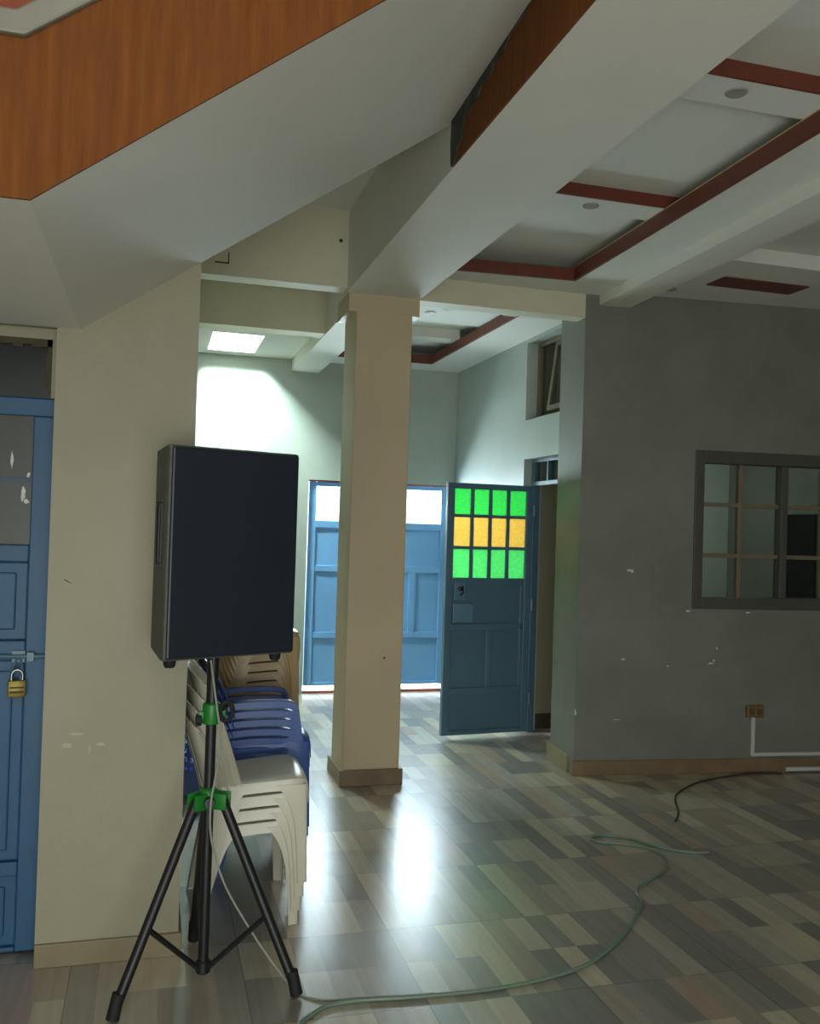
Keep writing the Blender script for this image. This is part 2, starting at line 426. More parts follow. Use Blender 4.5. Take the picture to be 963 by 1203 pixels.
# side room shell
struct('wall_side_room_back', MB().box((3.06, 8.6, 0), (6.0, 8.7, ZT)), M['innerwall'])
mb = MB().box((3.30, 7.16, 0), (3.38, 8.6, ZT))
struct('wall_side_room', mb, M['darkgreen'])
struct('wall_side_room_return', MB().box((3.062, 7.0, 0), (3.30, 7.06, ZT)), M['cream'])
struct('baseboard_side_room', MB().box((3.062, 6.985, 0), (3.30, 7.0, 0.12)), M['stain'])

# column
CX0, CX1, CY0, CY1 = 1.187, 1.553, 5.62, 5.99
mb = MB().box((CX0, CY0, 0), (CX1, CY1, 3.12))
colm = struct('column', mb, M['column'], bevel=0.006)
MB().box((1.135, CY0 - 0.004, 2.985), (1.597, CY1 + 0.004, 3.11)).build('column_head', M['column'], colm)
MB().box((CX0 - 0.022, CY0 - 0.022, 0), (CX1 + 0.022, CY1 + 0.022, 0.10)).build('column_skirting', M['skirt'], colm, bevel=0.004)
mb = MB(); mb.lathe([(0.008, 0), (0.006, 0.003)], 10, (1.435, CY0 - 0.003, 0.80), 'y'); mb.build('chipped_hole', M['stain'], colm)

# beams
def beam(name, mb, m_=None): return struct(name, mb, m_ or M['white'])
b_main = beam('beam_main', MB().hexa([(1.12, -3.0, 3.10), (1.70, -3.0, 3.10), (1.597, 5.62, 3.10), (1.12, 5.62, 3.10),
                             (1.12, -3.0, ZT), (1.70, -3.0, ZT), (1.597, 5.62, ZT), (1.12, 5.62, ZT)]))
# orange plaster on the side of the main beam, broken off raggedly at its end
MB().box((1.112, -3.0, 3.101), (1.12, 3.50, 3.60)).build('orange_plaster_coat', M['orange'], b_main)
rag = [(3.50, 3.10), (3.455, 3.104), (3.42, 3.125), (3.425, 3.145), (3.385, 3.165), (3.37, 3.20), (3.35, 3.215), (3.345, 3.245), (3.29, 3.225), (3.27, 3.25), (3.19, 3.248), (3.16, 3.275), (3.07, 3.27), (3.03, 3.30), (2.93, 3.295), (2.88, 3.325), (2.76, 3.32), (2.70, 3.342), (2.5, 3.355), (2.40, 3.38), (2.40, 3.55), (3.50, 3.55), (3.512, 3.40), (3.525, 3.32), (3.505, 3.28), (3.51, 3.2)]
MB().prism([(1.106, y, z) for y, z in rag], (0.006, 0, 0)).build('broken_plaster', M['bare'], b_main)
bl1 = beam('beam_left', MB().box((0.14, 5.62, 3.127), (1.12, 5.76, ZT)), M['beamcream'])
mb = MB(); mb.box((0.30, 5.616, 3.20), (0.385, 5.62, 3.208)); mb.box((0.379, 5.616, 3.20), (0.386, 5.62, 3.27)); mb.build('crack', M['stain'], bl1)
mb = MB(); mb.lathe([(0.013, 0), (0.011, 0.004)], 10, (1.07, 5.617, 3.42), 'y'); mb.build('drilled_hole', M['stain'], bl1)
beam('beam_left_far', MB().box((0.14, 6.91, 3.10), (1.23, 7.1, ZT)), M['beamcream'])
beam('beam_lobby', MB().box((1.215, 5.99, 3.09), (1.48, 8.7, ZT)))
beam('beam_right', MB().box((1.597, 5.62, 3.093), (2.78, 5.76, ZT)), M['beamcream'])
beam('beam_cross', MB().hexa([(2.62, -3.0, 3.18), (2.93, -3.0, 3.18), (3.08, 5.6, 3.18), (2.86, 5.6, 3.18), (2.62, -3.0, 3.5), (2.93, -3.0, 3.5), (3.08, 5.6, 3.5), (2.86, 5.6, 3.5)]))

# ceilings
struct('ceiling', MB().box((1.1, -3.2, ZT), (6.2, 9.0, ZT + 0.15)).box((-2.4, -3.2, ZT), (1.1, 2.134, ZT + 0.15)).box((-2.4, WY + 0.02, ZT), (1.1, 9.0, ZT + 0.15)), M['gypsum'])
struct('ceiling_stairwell', MB().box((-2.4, 2.0, 5.6), (1.3, WY + 0.2, 5.75)), M['gypsum'])
struct('wall_stairwell_front', MB().box((-2.4, 1.98, ZT + 0.15), (1.3, 2.13, 5.6)).box((1.12, 2.13, ZT), (1.3, WY + 0.02, 5.6)), M['cream'])
# front bay: border, raised panel, red fascias, cross bands
mb = MB()
mb.hexa([(2.311, -3.0, 3.25), (2.90, -3.0, 3.25), (2.90, 5.62, 3.25), (2.566, 5.62, 3.25), (2.311, -3.0, 3.275), (2.90, -3.0, 3.275), (2.90, 5.62, 3.275), (2.566, 5.62, 3.275)])
mb.hexa([(1.59, 5.42, 3.25), (2.558, 5.35, 3.25), (2.566, 5.62, 3.25), (1.59, 5.62, 3.25), (1.59, 5.42, 3.275), (2.558, 5.35, 3.275), (2.566, 5.62, 3.275), (1.59, 5.62, 3.275)])
struct('ceiling_border', mb, M['gypsum'])
struct('ceiling_panel', MB().box((1.58, -3.0, 3.398), (2.9, 5.62, 3.43)), M['gypsum'])
def fx(y): return 2.415 + 0.020 * (y + 0.0) + 0.0
struct('trim_1', MB().hexa([(2.352, -1.0, 3.249), (2.37, -1.0, 3.249), (2.558, 5.35, 3.249), (2.538, 5.35, 3.249), (2.352, -1.0, 3.33), (2.37, -1.0, 3.33), (2.558, 5.35, 3.33), (2.538, 5.35, 3.33)]), M['red'])
struct('trim_2', MB().hexa([(1.59, 5.40, 3.249), (2.538, 5.33, 3.249), (2.538, 5.35, 3.249), (1.59, 5.42, 3.249), (1.59, 5.40, 3.325), (2.538, 5.33, 3.325), (2.538, 5.35, 3.325), (1.59, 5.42, 3.325)]), M['red'])
struct('trim_3', MB().hexa([(2.351, -1.0, 3.33), (2.38, -1.0, 3.33), (2.565, 5.35, 3.33), (2.537, 5.35, 3.33), (2.351, -1.0, 3.336), (2.38, -1.0, 3.336), (2.565, 5.35, 3.336), (2.537, 5.35, 3.336)]), M['lip'])
for k, y in enumerate((4.20, 2.915, 1.63)):
    cb = struct('ceiling_band_%d' % (k + 1), MB().box((1.6, y, 3.336), (2.62, y + 0.2, 3.3985)), M['gypsum'])
    MB().box((1.6, y - 0.012, 3.334), (2.62, y, 3.398)).build('red_fascia', M['red'], cb)
# right bay beyond the cross beam
mb = MB(); mb.box((2.9, 4.66, 3.272), (6.0, 5.8, 3.43)); 
struct('ceiling_right_border', mb, M['gypsum'])
struct('ceiling_right_panel', MB().box((2.9, -3.0, 3.36), (6.0, 4.66, 3.43)), M['gypsum'])
struct('trim_4', MB().box((3.40, 4.97, 3.264), (4.03, 5.17, 3.272)), M['red'])
# lobby ceiling: left bay with a skylight shaft, right bay with a raised panel
SKX0, SKX1, SKY0, SKY1 = 0.42, 0.84, 7.70, 8.50
mb = MB()
mb.box((0.14, 7.1, 3.2), (SKX0, BY, 3.23)); mb.box((SKX1, 7.1, 3.2), (1.215, BY, 3.23))
mb.box((SKX0, 7.1, 3.2), (SKX1, SKY0, 3.23)); mb.box((SKX0, SKY1, 3.2), (SKX1, BY, 3.23))
struct('ceiling_lobby_left', mb, M['gypsum'])
mb = MB()
mb.box((SKX0 - .02, SKY0 - .02, 3.23), (SKX0, SKY1 + .02, 3.6)); mb.box((SKX1, SKY0 - .02, 3.23), (SKX1 + .02, SKY1 + .02, 3.6))
mb.box((SKX0, SKY0 - .02, 3.23), (SKX1, SKY0, 3.6)); mb.box((SKX0, SKY1, 3.23), (SKX1, SKY1 + .02, 3.6))
sk = struct('skylight', mb, M['gypsum'])
MB().box((SKX0, SKY0, 3.59), (SKX1, SKY1, 3.60)).build('skylight_sheet', M['panelglow'], sk)
mb = MB()
mb.box((2.518, 5.76, 3.2), (SX, BY, 3.225)); mb.box((1.48, 8.358, 3.2), (2.518, BY, 3.225)); mb.box((1.48, 5.76, 3.2), (2.5, 6.2, 3.225))
struct('ceiling_lobby_border', mb, M['gypsum'])
struct('ceiling_lobby_panel', MB().box((1.48, 5.76, 3.37), (2.7, BY, 3.39)), M['gypsum'])
mb = MB(); mb.box((1.48, 6.45, 3.285), (2.52, 7.0, 3.37)); mb.box((1.48, 7.55, 3.285), (2.52, 7.75, 3.37))
struct('ceiling_lobby_band', mb, M['gypsum'])
mb = MB(); mb.box((2.50, 6.22, 3.199), (2.518, 8.34, 3.28)); mb.box((1.48, 8.34, 3.199), (2.518, 8.358, 3.28))
struct('trim_5', mb, M['red'])
struct('trim_6', MB().box((2.40, 6.2, 3.199), (2.518, 6.22, 3.28)), M['lip'])

# staircase
zl, x0 = 2.327, -0.285
Y0, Y1 = 2.142, WY
def soff(x, y):
    t = (y - 2.134) / (3.555 - 2.134)
    return zl + max(0, x - x0) * (0.752 + (0.690 - 0.752) * t)
mb = MB()
xe = 1.112
top = [(xe, 3.60), ]
mb.hexa([(-2.2, Y0, zl), (x0, Y0, zl), (x0, Y1, zl), (-2.2, Y1, zl), (-2.2, Y0, zl + 0.16), (x0, Y0, zl + 0.16), (x0, Y1, zl + 0.16), (-2.2, Y1, zl + 0.16)])
mb.hexa([(x0, Y0, zl), (xe, Y0, soff(xe, Y0)), (xe, Y1, soff(xe, Y1)), (x0, Y1, zl), (x0, Y0, zl + 0.16), (xe, Y0, soff(xe, Y0) + .16), (xe, Y1, soff(xe, Y0) + .16), (x0, Y1, zl + 0.16)])
st = struct('staircase', mb, M['white'])
mb = MB(); n = 7; run = (xe - x0) / n
for i in range(n):
    xa = x0 + i * run; za = zl + 0.16 + i * run * 0.752
    mb.prism([(xa, Y0, za - 0.02), (xa + run, Y0, za + run * 0.752 - 0.02), (xa + run, Y0, za + run * 0.752), (xa, Y0, za + run * 0.752)], (0, Y1 - Y0 - 0.022, 0))
mb.build('stair_tread', M['coping'], st)
def stz(x, y): return soff(x, 2.134)
hs = 0.352
mb = MB().prism([(-2.2, 2.134, zl), (x0, 2.134, zl), (xe, 2.134, soff(xe, 2.134)), (xe, 2.134, soff(xe, 2.134) + hs), (x0 - .02, 2.134, zl + hs), (-2.2, 2.134, zl + hs)], (0, 0.008, 0))
mb.prism([(-2.2, 2.142, zl + .165), (x0, 2.142, zl + .165), (xe, 2.142, soff(xe, 2.134) + .165), (xe, 2.142, soff(xe, 2.134) + hs), (x0 - .02, 2.142, zl + hs), (-2.2, 2.142, zl + hs)], (0, 0.09, 0))
mb.build('stair_stringer', M['orange'], st)
mb = MB().prism([(-2.2, 2.118, zl + hs), (x0 - .02, 2.118, zl + hs), (xe, 2.118, soff(xe, 2.134) + hs), (xe, 2.118, soff(xe, 2.134) + hs + .055), (x0 - .04, 2.118, zl + hs + .055), (-2.2, 2.118, zl + hs + .055)], (0, 0.13, 0))
mb.build('stair_coping', M['coping'], st, bevel=0.006)

# ------------------------------------------------------------------ left door
DY = 3.69
d1 = thing('door_1', 'blue panelled door with a padlocked bolt, in the recess of the cream wall under the stairs', 'door', (-0.365, DY, 0), kind='structure')
def dbox(mb, xa, xb, za, zb, ya=-0.02, yb=0.02): return mb.box((xa, ya, za), (xb, yb, zb))
mb = MB(); Lw = -0.86
dbox(mb, Lw, 0, 2.01, 2.078); dbox(mb, -0.082, 0, 0.012, 2.01); dbox(mb, Lw, Lw + .09, 0.012, 2.01)
dbox(mb, Lw + .09, -0.082, 1.462, 1.526); dbox(mb, Lw + .09, -0.082, 1.095, 1.168); dbox(mb, Lw + .09, -0.082, 0.292, 0.346); dbox(mb, Lw + .09, -0.082, 0.012, 0.03)
mb.build('door_frame', M['blue'], d1, bevel=0.005)
for za, zb in ((1.168, 1.462), (0.346, 1.095), (0.03, 0.292)):
    mb = MB(); dbox(mb, Lw + .09, -0.082, za, zb, -0.004, 0.012)
    dbox(mb, Lw + .13, -0.122, za + .04, zb - .04, -0.014, 0.0)
    mb.build('door_panel', M['blue'], d1, bevel=0.008)
pane = MB(); dbox(pane, Lw + .09, -0.082, 1.526, 2.01, 0.0, 0.006)
pn = pane.build('door_glass', mat('dark_dusty_pane', rgb(52, 54, 42), 0.4, 0.35, 6), d1)
mb = MB(); dbox(mb, Lw + .09, -0.082, 1.765, 1.775, -0.006, 0.0); mb.build('glazing_bar', M['blue'], d1)
mb = MB()
for (x, z, a, b) in ((-0.112, 1.715, .012, .03), (-0.1, 1.69, .014, .012), (-0.155, 1.84, .006, .035), (-0.095, 1.79, .008, .012)):
    pts = [(x + a * math.cos(t) * random.uniform(.5, 1.1), -0.0015, z + b * math.sin(t) * random.uniform(.5, 1.1)) for t in [k * PI / 5 for k in range(10)]]
    mb.prism(pts, (0, 0.0015, 0))
mb.build('paint_splash', M['chip'], pn)
mb = MB().tube([(-0.40, -0.038, 1.112), (-0.01, -0.038, 1.112)], 0.008, 10)
for x in (-0.30, -0.06): mb.box((x - .012, -0.05, 1.096), (x + .012, -0.02, 1.128))
mb.box((-0.125, -0.034, 1.09), (-0.08, -0.022, 1.132))
mb.build('door_bolt', M['teal'], d1)
mb = MB().tube([(-0.105, -0.034, 1.11), (-0.125, -0.045, 1.06), (-0.12, -0.05, 1.015), (-0.095, -0.05, 1.015), (-0.085, -0.045, 1.06), (-0.098, -0.034, 1.11)], 0.005, 8)
mb.build('hasp_loop', M['teal'], d1)
# transom over it, with its worn dark edge
wn = thing('window_1', 'narrow transom pane with a rough dark edge over the blue padlocked door', 'window', (-0.365, DY, 2.08), kind='structure')
mb = MB()
for i in range(24):
    xa = -0.86 + i * (0.835 / 24); h = random.uniform(0.020, 0.034)
    mb.box((xa, -0.02, 0.222 - h), (xa + 0.835 / 24, 0.02, 0.222))
for i in range(8):
    za = 0.02 + i * 0.025; h = random.uniform(0.012, 0.024)
    mb.box((-0.025 - h, -0.02, za), (-0.025, 0.02, za + 0.025))
mb.build('window_putty', M['stain'], wn)
MB().box((-0.86, -0.005, 0.0), (-0.025, 0.0, 0.222)).build('window_pane', M['dustyglass'], wn)
mb = MB().box((-0.865, -0.02, 0.222), (0, 0.03, 0.262)).box((-0.025, -0.02, 0), (0, 0.03, 0.222)); mb.build('window_frame', M['cream'], wn)
MB().box((-0.86, 0.1, -0.02), (-0.02, 0.11, 0.24)).build('window_backing', M['darkgreen'], wn)

# padlock
pl = thing('padlock', 'brass padlock hanging from the bolt of the blue door', 'padlock', (-0.467, 3.635, 0.965), 0.15)
MB().box((-0.031, -0.013, 0), (0.031, 0.013, 0.062)).build('lock_body', M['brass'], pl, bevel=0.006, smooth=True)
pts = [(-0.019, 0, 0.055), (-0.019, 0, 0.082)] + [(-0.019 * math.cos(a), 0, 0.082 + 0.019 * math.sin(a)) for a in (0.5, 1.0, 1.57, 2.1, 2.6)] + [(0.019, 0, 0.082), (0.019, 0, 0.055)]
MB().tube(pts, 0.0052, 10).build('shackle', M['steel'], pl, smooth=True)
MB().box((-0.024, -0.0145, 0.016), (0.024, -0.0125, 0.024)).box((-0.024, -0.0145, 0.034), (0.024, -0.0125, 0.040)).build('stamped_band', M['stain'], pl)

# ------------------------------------------------------------------ gate in the back wall
g = thing('metal_gate', 'pale blue metal gate with scrollwork glazing along its top, in the far wall', 'gate', (1.42, BY + 0.06, 0))
GW = 1.44
for side, (xa, xb) in enumerate(((0.012, GW / 2 - .002), (GW / 2 + .002, GW - .012))):
    mb = MB()
    mb.box((xa, -0.02, 0.07), (xa + .075, 0.02, 2.045)); mb.box((xb - .075, -0.02, 0.07), (xb, 0.02, 2.045))
    mb.box((xa + .075, -0.02, 2.0), (xb - .075, 0.02, 2.045)); mb.box((xa + .075, -0.02, 1.60), (xb - .075, 0.02, 1.67))
    mb.box((xa + .075, -0.018, 1.175), (xb - .075, 0.018, 1.235)); mb.box((xa + .075, -0.018, 0.53), (xb - .075, 0.018, 0.585))
    mb.box((xa + .075, -0.02, 0.07), (xb - .075, 0.02, 0.10))
    xm = (xa + xb) / 2
    mb.box((xm - .035, -0.018, 0.585), (xm + .035, 0.018, 1.175))
    lf = mb.build('gate_leaf', M['gateblue'], g, bevel=0.004)
    MB().box((xa + .07, 0.0, 0.10), (xb - .07, 0.006, 1.60)).build('sheet_panel', M['gateblue'], lf)
    MB().box((xa + .075, 0.004, 1.67), (xb - .075, 0.008, 2.0)).build('glass_pane', M['glass'], lf)
    mb = MB(); nx = 4; wd = (xb - xa - .15) / nx
    for i in range(nx):
        cx = xa + .075 + wd * (i + .5)
        for sg in (-1, 1):
            pts = []
            for q in range(22):
                a = q / 21 * 2.6 * PI; rr = 0.012 + 0.045 * (1 - q / 21)
                pts.append((cx + sg * (0.052 + 0.0) - sg * rr * math.cos(a) * 0.8, -0.008, 1.835 + sg * 0.09 + rr * math.sin(a) * 1.4))
            mb.tube(pts, 0.0038, 6)
        mb.tube([(cx, -0.008, 1.67), (cx, -0.008, 2.0)], 0.004, 6)
    mb.build('scroll_grille', M['gateblue'], lf)
mb = MB().box((-0.012 + .012, -0.03, 2.046), (GW - .0, 0.03, 2.06)); mb.build('gate_lintel', M['threshold'], g)
struct('trim_7', MB().box((1.42, BY + 0.03, 0.0), (2.86, BY + 0.09, 0.022)), M['threshold'])

# ------------------------------------------------------------------ open door with coloured glass
fx0, fy0 = 2.173, 6.705; hx, hy = 2.915, 6.775
ang = math.atan2(fy0 - hy, fx0 - hx)
d2o = thing('door_2', 'slate blue door standing open, with green and amber glass panes in its top', 'door', (hx, hy, 0), ang, kind='structure')
LW = math.hypot(hx - fx0, hy - fy0)
# local: x from hinge (0) to free edge (LW); visible face towards the viewer is +y
def lb(mb, xa, xb, za, zb, ya=-0.02, yb=0.02): return mb.box((xa, ya, za), (xb, yb, zb))
zg = [1.252, 1.487, 1.735, 1.945]           # rows of panes
xg0, xg1 = LW - 0.685, LW - 0.06
mb = MB()
lb(mb, 0, LW, 1.945, 1.99); lb(mb, LW - 0.06, LW, 0.035, 1.945); lb(mb, 0, xg0, 0.035, 1.945)
lb(mb, xg0, xg1, 1.19, 1.252); lb(mb, xg0, xg1, 0.845, 0.895); lb(mb, xg0, xg1, 0.36, 0.40); lb(mb, xg0, xg1, 0.035, 0.07)
xmid = LW - 0.385
lb(mb, xmid - .022, xmid + .022, 0.40, 0.845)
lb(mb, xg0, xg0 + .035, 0.40, 1.19)
d2f = mb.build('door_frame', M['teal'], d2o, bevel=0.004)
MB().box((xg0, -0.006, 0.05), (xg1, 0.004, 1.2)).build('door_panel', M['teal'], d2o)
mb = MB(); cw = (xg1 - xg0) / 4
for i in range(1, 4): lb(mb, xg0 + cw * i - .014, xg0 + cw * i + .014, 1.252, 1.945, -0.013, 0.013)
for z in zg[1:3]: lb(mb, xg0, xg1, z - .012, z + .012, -0.0125, 0.0125)
mb.build('glazing_bar', M['teal'], d2o)
for r_ in range(3):
    for i in range(4):
        q = MB(); lb(q, xg0 + cw * i, xg0 + cw * (i + 1), zg[r_], zg[r_ + 1], -0.002, 0.002)
        o = q.build('glass_pane', (M['gglass2'], M['aglass'], M['gglass'])[r_], d2o)
        o['label'] = ('dimpled green glass pane', 'amber glass pane', 'green glass pane')[r_]
mb = MB(); lb(mb, LW - 0.165, LW - 0.07, 1.08, 1.225, 0.02, 0.035)
lk = mb.build('door_lock', M['plate'], d2o, bevel=0.004)
mb = MB(); mb.lathe([(0.012, 0), (0.012, 0.02), (0.018, 0.025), (0.018, 0.04), (0.01, 0.045)], 14, (LW - 0.11, 0.035, 1.17), 'y')
mb.tube([(LW - .11, 0.05, 1.17), (LW - .13, 0.06, 1.19), (LW - .135, 0.06, 1.14), (LW - .11, 0.06, 1.12)], 0.006, 8)
mb.build('lock_knob', M['black'], lk, smooth=True)
mb = MB(); lb(mb, LW - 0.235, LW - 0.065, 0.905, 1.055, 0.004, 0.035); mb.build('lock_box', M['plate'], d2o, bevel=0.005)
for z in (0.25, 1.0, 1.75):
    MB().tube([(-0.006, 0.022, z), (-0.006, 0.022, z + .09)], 0.008, 10).build('hinge', M['steel'], d2o)
# door jamb of that doorway with its transom
mb = MB()
for (ya, yb, za, zb) in ((6.08, 6.12, 0, 2.0), (6.88, 6.93, 0, 2.0), (6.08, 6.93, 2.0, 2.035), (6.08, 6.93, 2.19, 2.215), (6.08, 6.12, 2.035, 2.19), (6.88, 6.93, 2.035, 2.19), (6.35, 6.375, 2.035, 2.19), (6.61, 6.635, 2.035, 2.19)):
    mb.box((SX + 0.07, ya, za), (SX + 0.125, yb, zb))
w2 = mb.build('window_2', M['teal'], kind='structure', label='small blue framed transom over the doorway beside the coloured glass door', cat='window', bevel=0.003)
MB().box((SX + .095, 6.12, 2.035), (SX + .10, 6.88, 2.19)).build('window_pane', M['glass'], w2)
# high pivot window over the doorway
w3 = thing('window_3', 'high wooden window with a tilted sash over the doorway', 'window', (SX, 6.2, 2.535), kind='structure')
mb = MB()
for (ya, yb, za, zb) in ((0, .73, 0, .035), (0, .73, .60, .637), (0, .03, .035, .60), (.685, .73, .035, .60)): mb.box((0.095, ya, za), (0.15, yb, zb))
mb.build('window_frame', M['wood'], w3, bevel=0.003)
def tilt(x, y, z):
    a = R(7); return (0.105 + x - (0.6 - z) * math.sin(a), y, 0.6 - (0.6 - z) * math.cos(a))
mb = MB()
for (ya, yb, za, zb) in ((.03, .40, .04, .08), (.03, .40, .56, .598), (.03, .06, .08, .56), (.36, .40, .08, .56)): mb.box((0, ya, za), (0.03, yb, zb), tilt)
sash = mb.build('window_sash', M['wood'], w3)
MB().box((0.012, .04, .05), (0.016, .39, .59), tilt).build('window_pane', M['glass'], sash)
MB().box((0.120, .40, .035), (0.124, .685, .60)).build('window_pane', M['glass'], w3)
# ------------------------------------------------------------------ wide window in the right wall
w4 = thing('window_4', 'wide grey framed window with small square panes in the grey wall', 'window', kind='structure')
mb = MB(); FW = 0.068
mb.box((S0, -0.012, Z0), (S0 + FW, 0.10, Z1), W); mb.box((S1 - FW, -0.012, Z0), (S1, 0.10, Z1), W)
mb.box((S0 + FW, -0.012, Z0), (S1 - FW, 0.10, Z0 + 0.08), W); mb.box((S0 + FW, -0.012, Z1 - 0.085), (S1 - FW, 0.10, Z1), W)
sm = (S0 + S1) / 2
mb.box((sm - .026, 0.0, Z0 + .08), (sm + .026, 0.085, Z1 - .085), W)
mb.build('window_frame', M['frame'], w4, bevel=0.004)
mb = MB()
for c in ((S0 + FW + sm - .026) / 2, (S1 - FW + sm + .026) / 2): mb.box((c - .014, 0.03, Z0 + .08), (c + .014, 0.075, Z1 - .085), W)
for z in (1.502, 1.857): mb.box((S0 + FW, 0.031, z - .014), (S1 - FW, 0.074, z + .014), W)
mb.build('glazing_bar', M['wood'], w4, bevel=0.003)
mb = MB().box((S0 + FW, 0.05, Z0 + .08), (S1 - FW, 0.054, Z1 - .085), W); mb.build('window_pane', M['glass'], w4)
# black cabinet standing behind that window
cb = thing('cabinet', 'tall black cabinet standing in the room behind the wide window', 'cabinet', (4.93, 5.95, 0))
MB().box((0, 0, 0), (0.7, 0.35, 1.83)).build('carcass', M['cab'], cb, bevel=0.006)
for k in range(2): MB().box((0.01 + .345 * k, -0.014, 0.06), (0.335 + .345 * k, 0.0, 1.82)).build('cabinet_door', M['cab'], cb, bevel=0.004)

# ================================================================== THINGS
# ------------------------------------------------------------------ downlights
def downlight(x, y, z, label, hole):
    t = thing('ceiling_downlight', label, 'downlight', (x, y, z), group='recessed ceiling downlights')
    MB().lathe([(0.026, -0.004), (0.039, -0.006), (0.043, -0.001), (0.043, 0.004), (0.026, 0.004)], 24).build('trim_ring', M['dlring'], t, smooth=True)
    MB().lathe([(0.026, -0.003), (0.015, 0.002)], 20).build('lens', M['dlhole'] if hole else M['coping'], t)
downlight(2.131, 4.30, 3.336, 'round downlight on the ceiling band nearer the column', False)
downlight(2.085, 3.005, 3.336, 'larger looking round downlight, on the ceiling band closer to the viewer', False)
downlight(3.26, 5.36, 3.272, 'dark empty downlight hole at the top of the grey wall beside the cross beam', True)
downlight(1.985, 6.68, 3.285, 'dark round downlight over the lobby just past the column', True)
downlight(2.065, 6.50, 3.285, 'pale round downlight over the lobby near the right beam', False)

# ------------------------------------------------------------------ wall socket and trunking
so = thing('wall_socket', 'small brown double socket low on the grey wall under the window', 'socket', W(1.31, 0, 0.385), math.atan2(T2.y, T2.x))
MB().box((-0.065, -0.03, 0), (0.065, 0, 0.082)).build('socket_plate', M['socket'], so, bevel=0.006)
for x in (-0.03, 0.03): MB().box((x - .016, -0.034, 0.02), (x + .016, -0.03, 0.062)).build('socket_outlet', M['stain'], so, bevel=0.003)
tr = thing('cable_trunking', 'thin white trunking running down from the brown socket and along the grey wall', 'trunking', W(1.3, 0, 0), math.atan2(T2.y, T2.x))
MB().box((-0.012, -0.016, 0.115), (0.014, 0, 0.385)).build('trunking_drop', M['trunk'], tr, bevel=0.002)
MB().box((0.014, -0.016, 0.115), (1.9, 0, 0.138)).build('trunking_run', M['trunk'], tr, bevel=0.002)
tr2 = MB().box((0.0, -0.034, 0.012), (1.6, -0.0145, 0.038), lambda x, y, z: W(1.55 + x, y, z)).build('cable_trunking', M['trunk'], bevel=0.002, label='short white trunking lying along the skirting below the longer trunking', cat='trunking')

# ------------------------------------------------------------------ loudspeaker and stand
PX, PY = 0.219, 3.303
sd = thing('speaker_stand', 'black tripod speaker stand with green joints on the wooden floor', 'speaker stand', (PX, PY, 0))
MB().tube([(0, 0, 0.055), (0, 0, 0.95)], 0.0185, 18).build('lower_tube', M['black'], sd, smooth=True)
MB().tube([(0, 0, 0.93), (0, 0, 1.19)], 0.0205, 18).build('upper_pole', M['black'], sd, smooth=True)
MB().lathe([(0.021, 0.045), (0.026, 0.05), (0.026, 0.085), (0.021, 0.09)], 18).build('strut_collar', M['black'], sd, smooth=True)
feet = [(-0.299, -0.191), (0.315, -0.155), (-0.017, 0.348)]
hub = MB().lathe([(0.023, 0.622), (0.034, 0.626), (0.034, 0.684), (0.028, 0.692), (0.022, 0.696)], 20)
for fx_, fy_ in feet:
    l = math.hypot(fx_, fy_); ux, uy = fx_ / l, fy_ / l
    def hb(x, y, z, ux=ux, uy=uy): return (x * ux - y * uy, x * uy + y * ux, z)
    hub.box((0.02, -0.026, 0.626), (0.074, -0.016, 0.682), hb); hub.box((0.02, 0.016, 0.626), (0.074, 0.026, 0.682), hb)
hb_o = hub.build('leg_hub', M['green'], sd, bevel=0.003, smooth=True)
MB().lathe([(0.017, 0), (0.019, 0.006), (0.019, 0.02), (0.014, 0.025)], 16, (0.0, -0.06, 0.655), 'y').build('hub_knob', M['black'], hb_o, smooth=True)
col = MB().lathe([(0.022, 0.918), (0.032, 0.922), (0.032, 0.99), (0.024, 0.996)], 20)
col.box((-0.046, -0.012, 0.925), (-0.02, 0.012, 0.965)); col.box((0.02, -0.012, 0.945), (0.05, 0.012, 0.985))
cl = col.build('height_collar', M['green'], sd, bevel=0.002, smooth=True)
mb = MB(); mb.lathe([(0.012, 0), (0.022, 0.004), (0.022, 0.02), (0.012, 0.024)], 16, (-0.055, 0, 0.935), 'x')
mb.build('locking_knob', M['rubber'], cl, smooth=True)
mb = MB(); pts = [(0.05 + 0.0 + 0.022 * math.cos(a), -0.018, 0.965 + 0.034 * math.sin(a)) for a in [k * 2 * PI / 14 for k in range(15)]]
mb.tube(pts, 0.0085, 8, caps=False); mb.tube([(0.03, -0.0, 0.965), (0.05, -0.018, 0.985)], 0.009, 8)
mb.build('locking_knob', M['rubber'], cl, smooth=True)
for fx_, fy_ in feet:
    l = math.hypot(fx_, fy_); ux, uy = fx_ / l, fy_ / l
    top = Vector((ux * 0.052, uy * 0.052, 0.655)); bot = Vector((fx_ * 0.97, fy_ * 0.97, 0.035))
    lg = MB().tube([top, bot], 0.0175, 14).build('leg', M['black'], sd, smooth=True)
    MB().tube([Vector((fx_ * 0.93, fy_ * 0.93, 0.09)), Vector((fx_ * 0.985, fy_ * 0.985, 0.012))], [0.0205, 0.022], 14).build('rubber_foot', M['rubber'], lg, smooth=True)
    mid = top.lerp(bot, 0.62)
    MB().tube([Vector((ux * 0.022, uy * 0.022, 0.068)), mid], 0.0095, 8).build('strut', M['black'], sd, smooth=True)

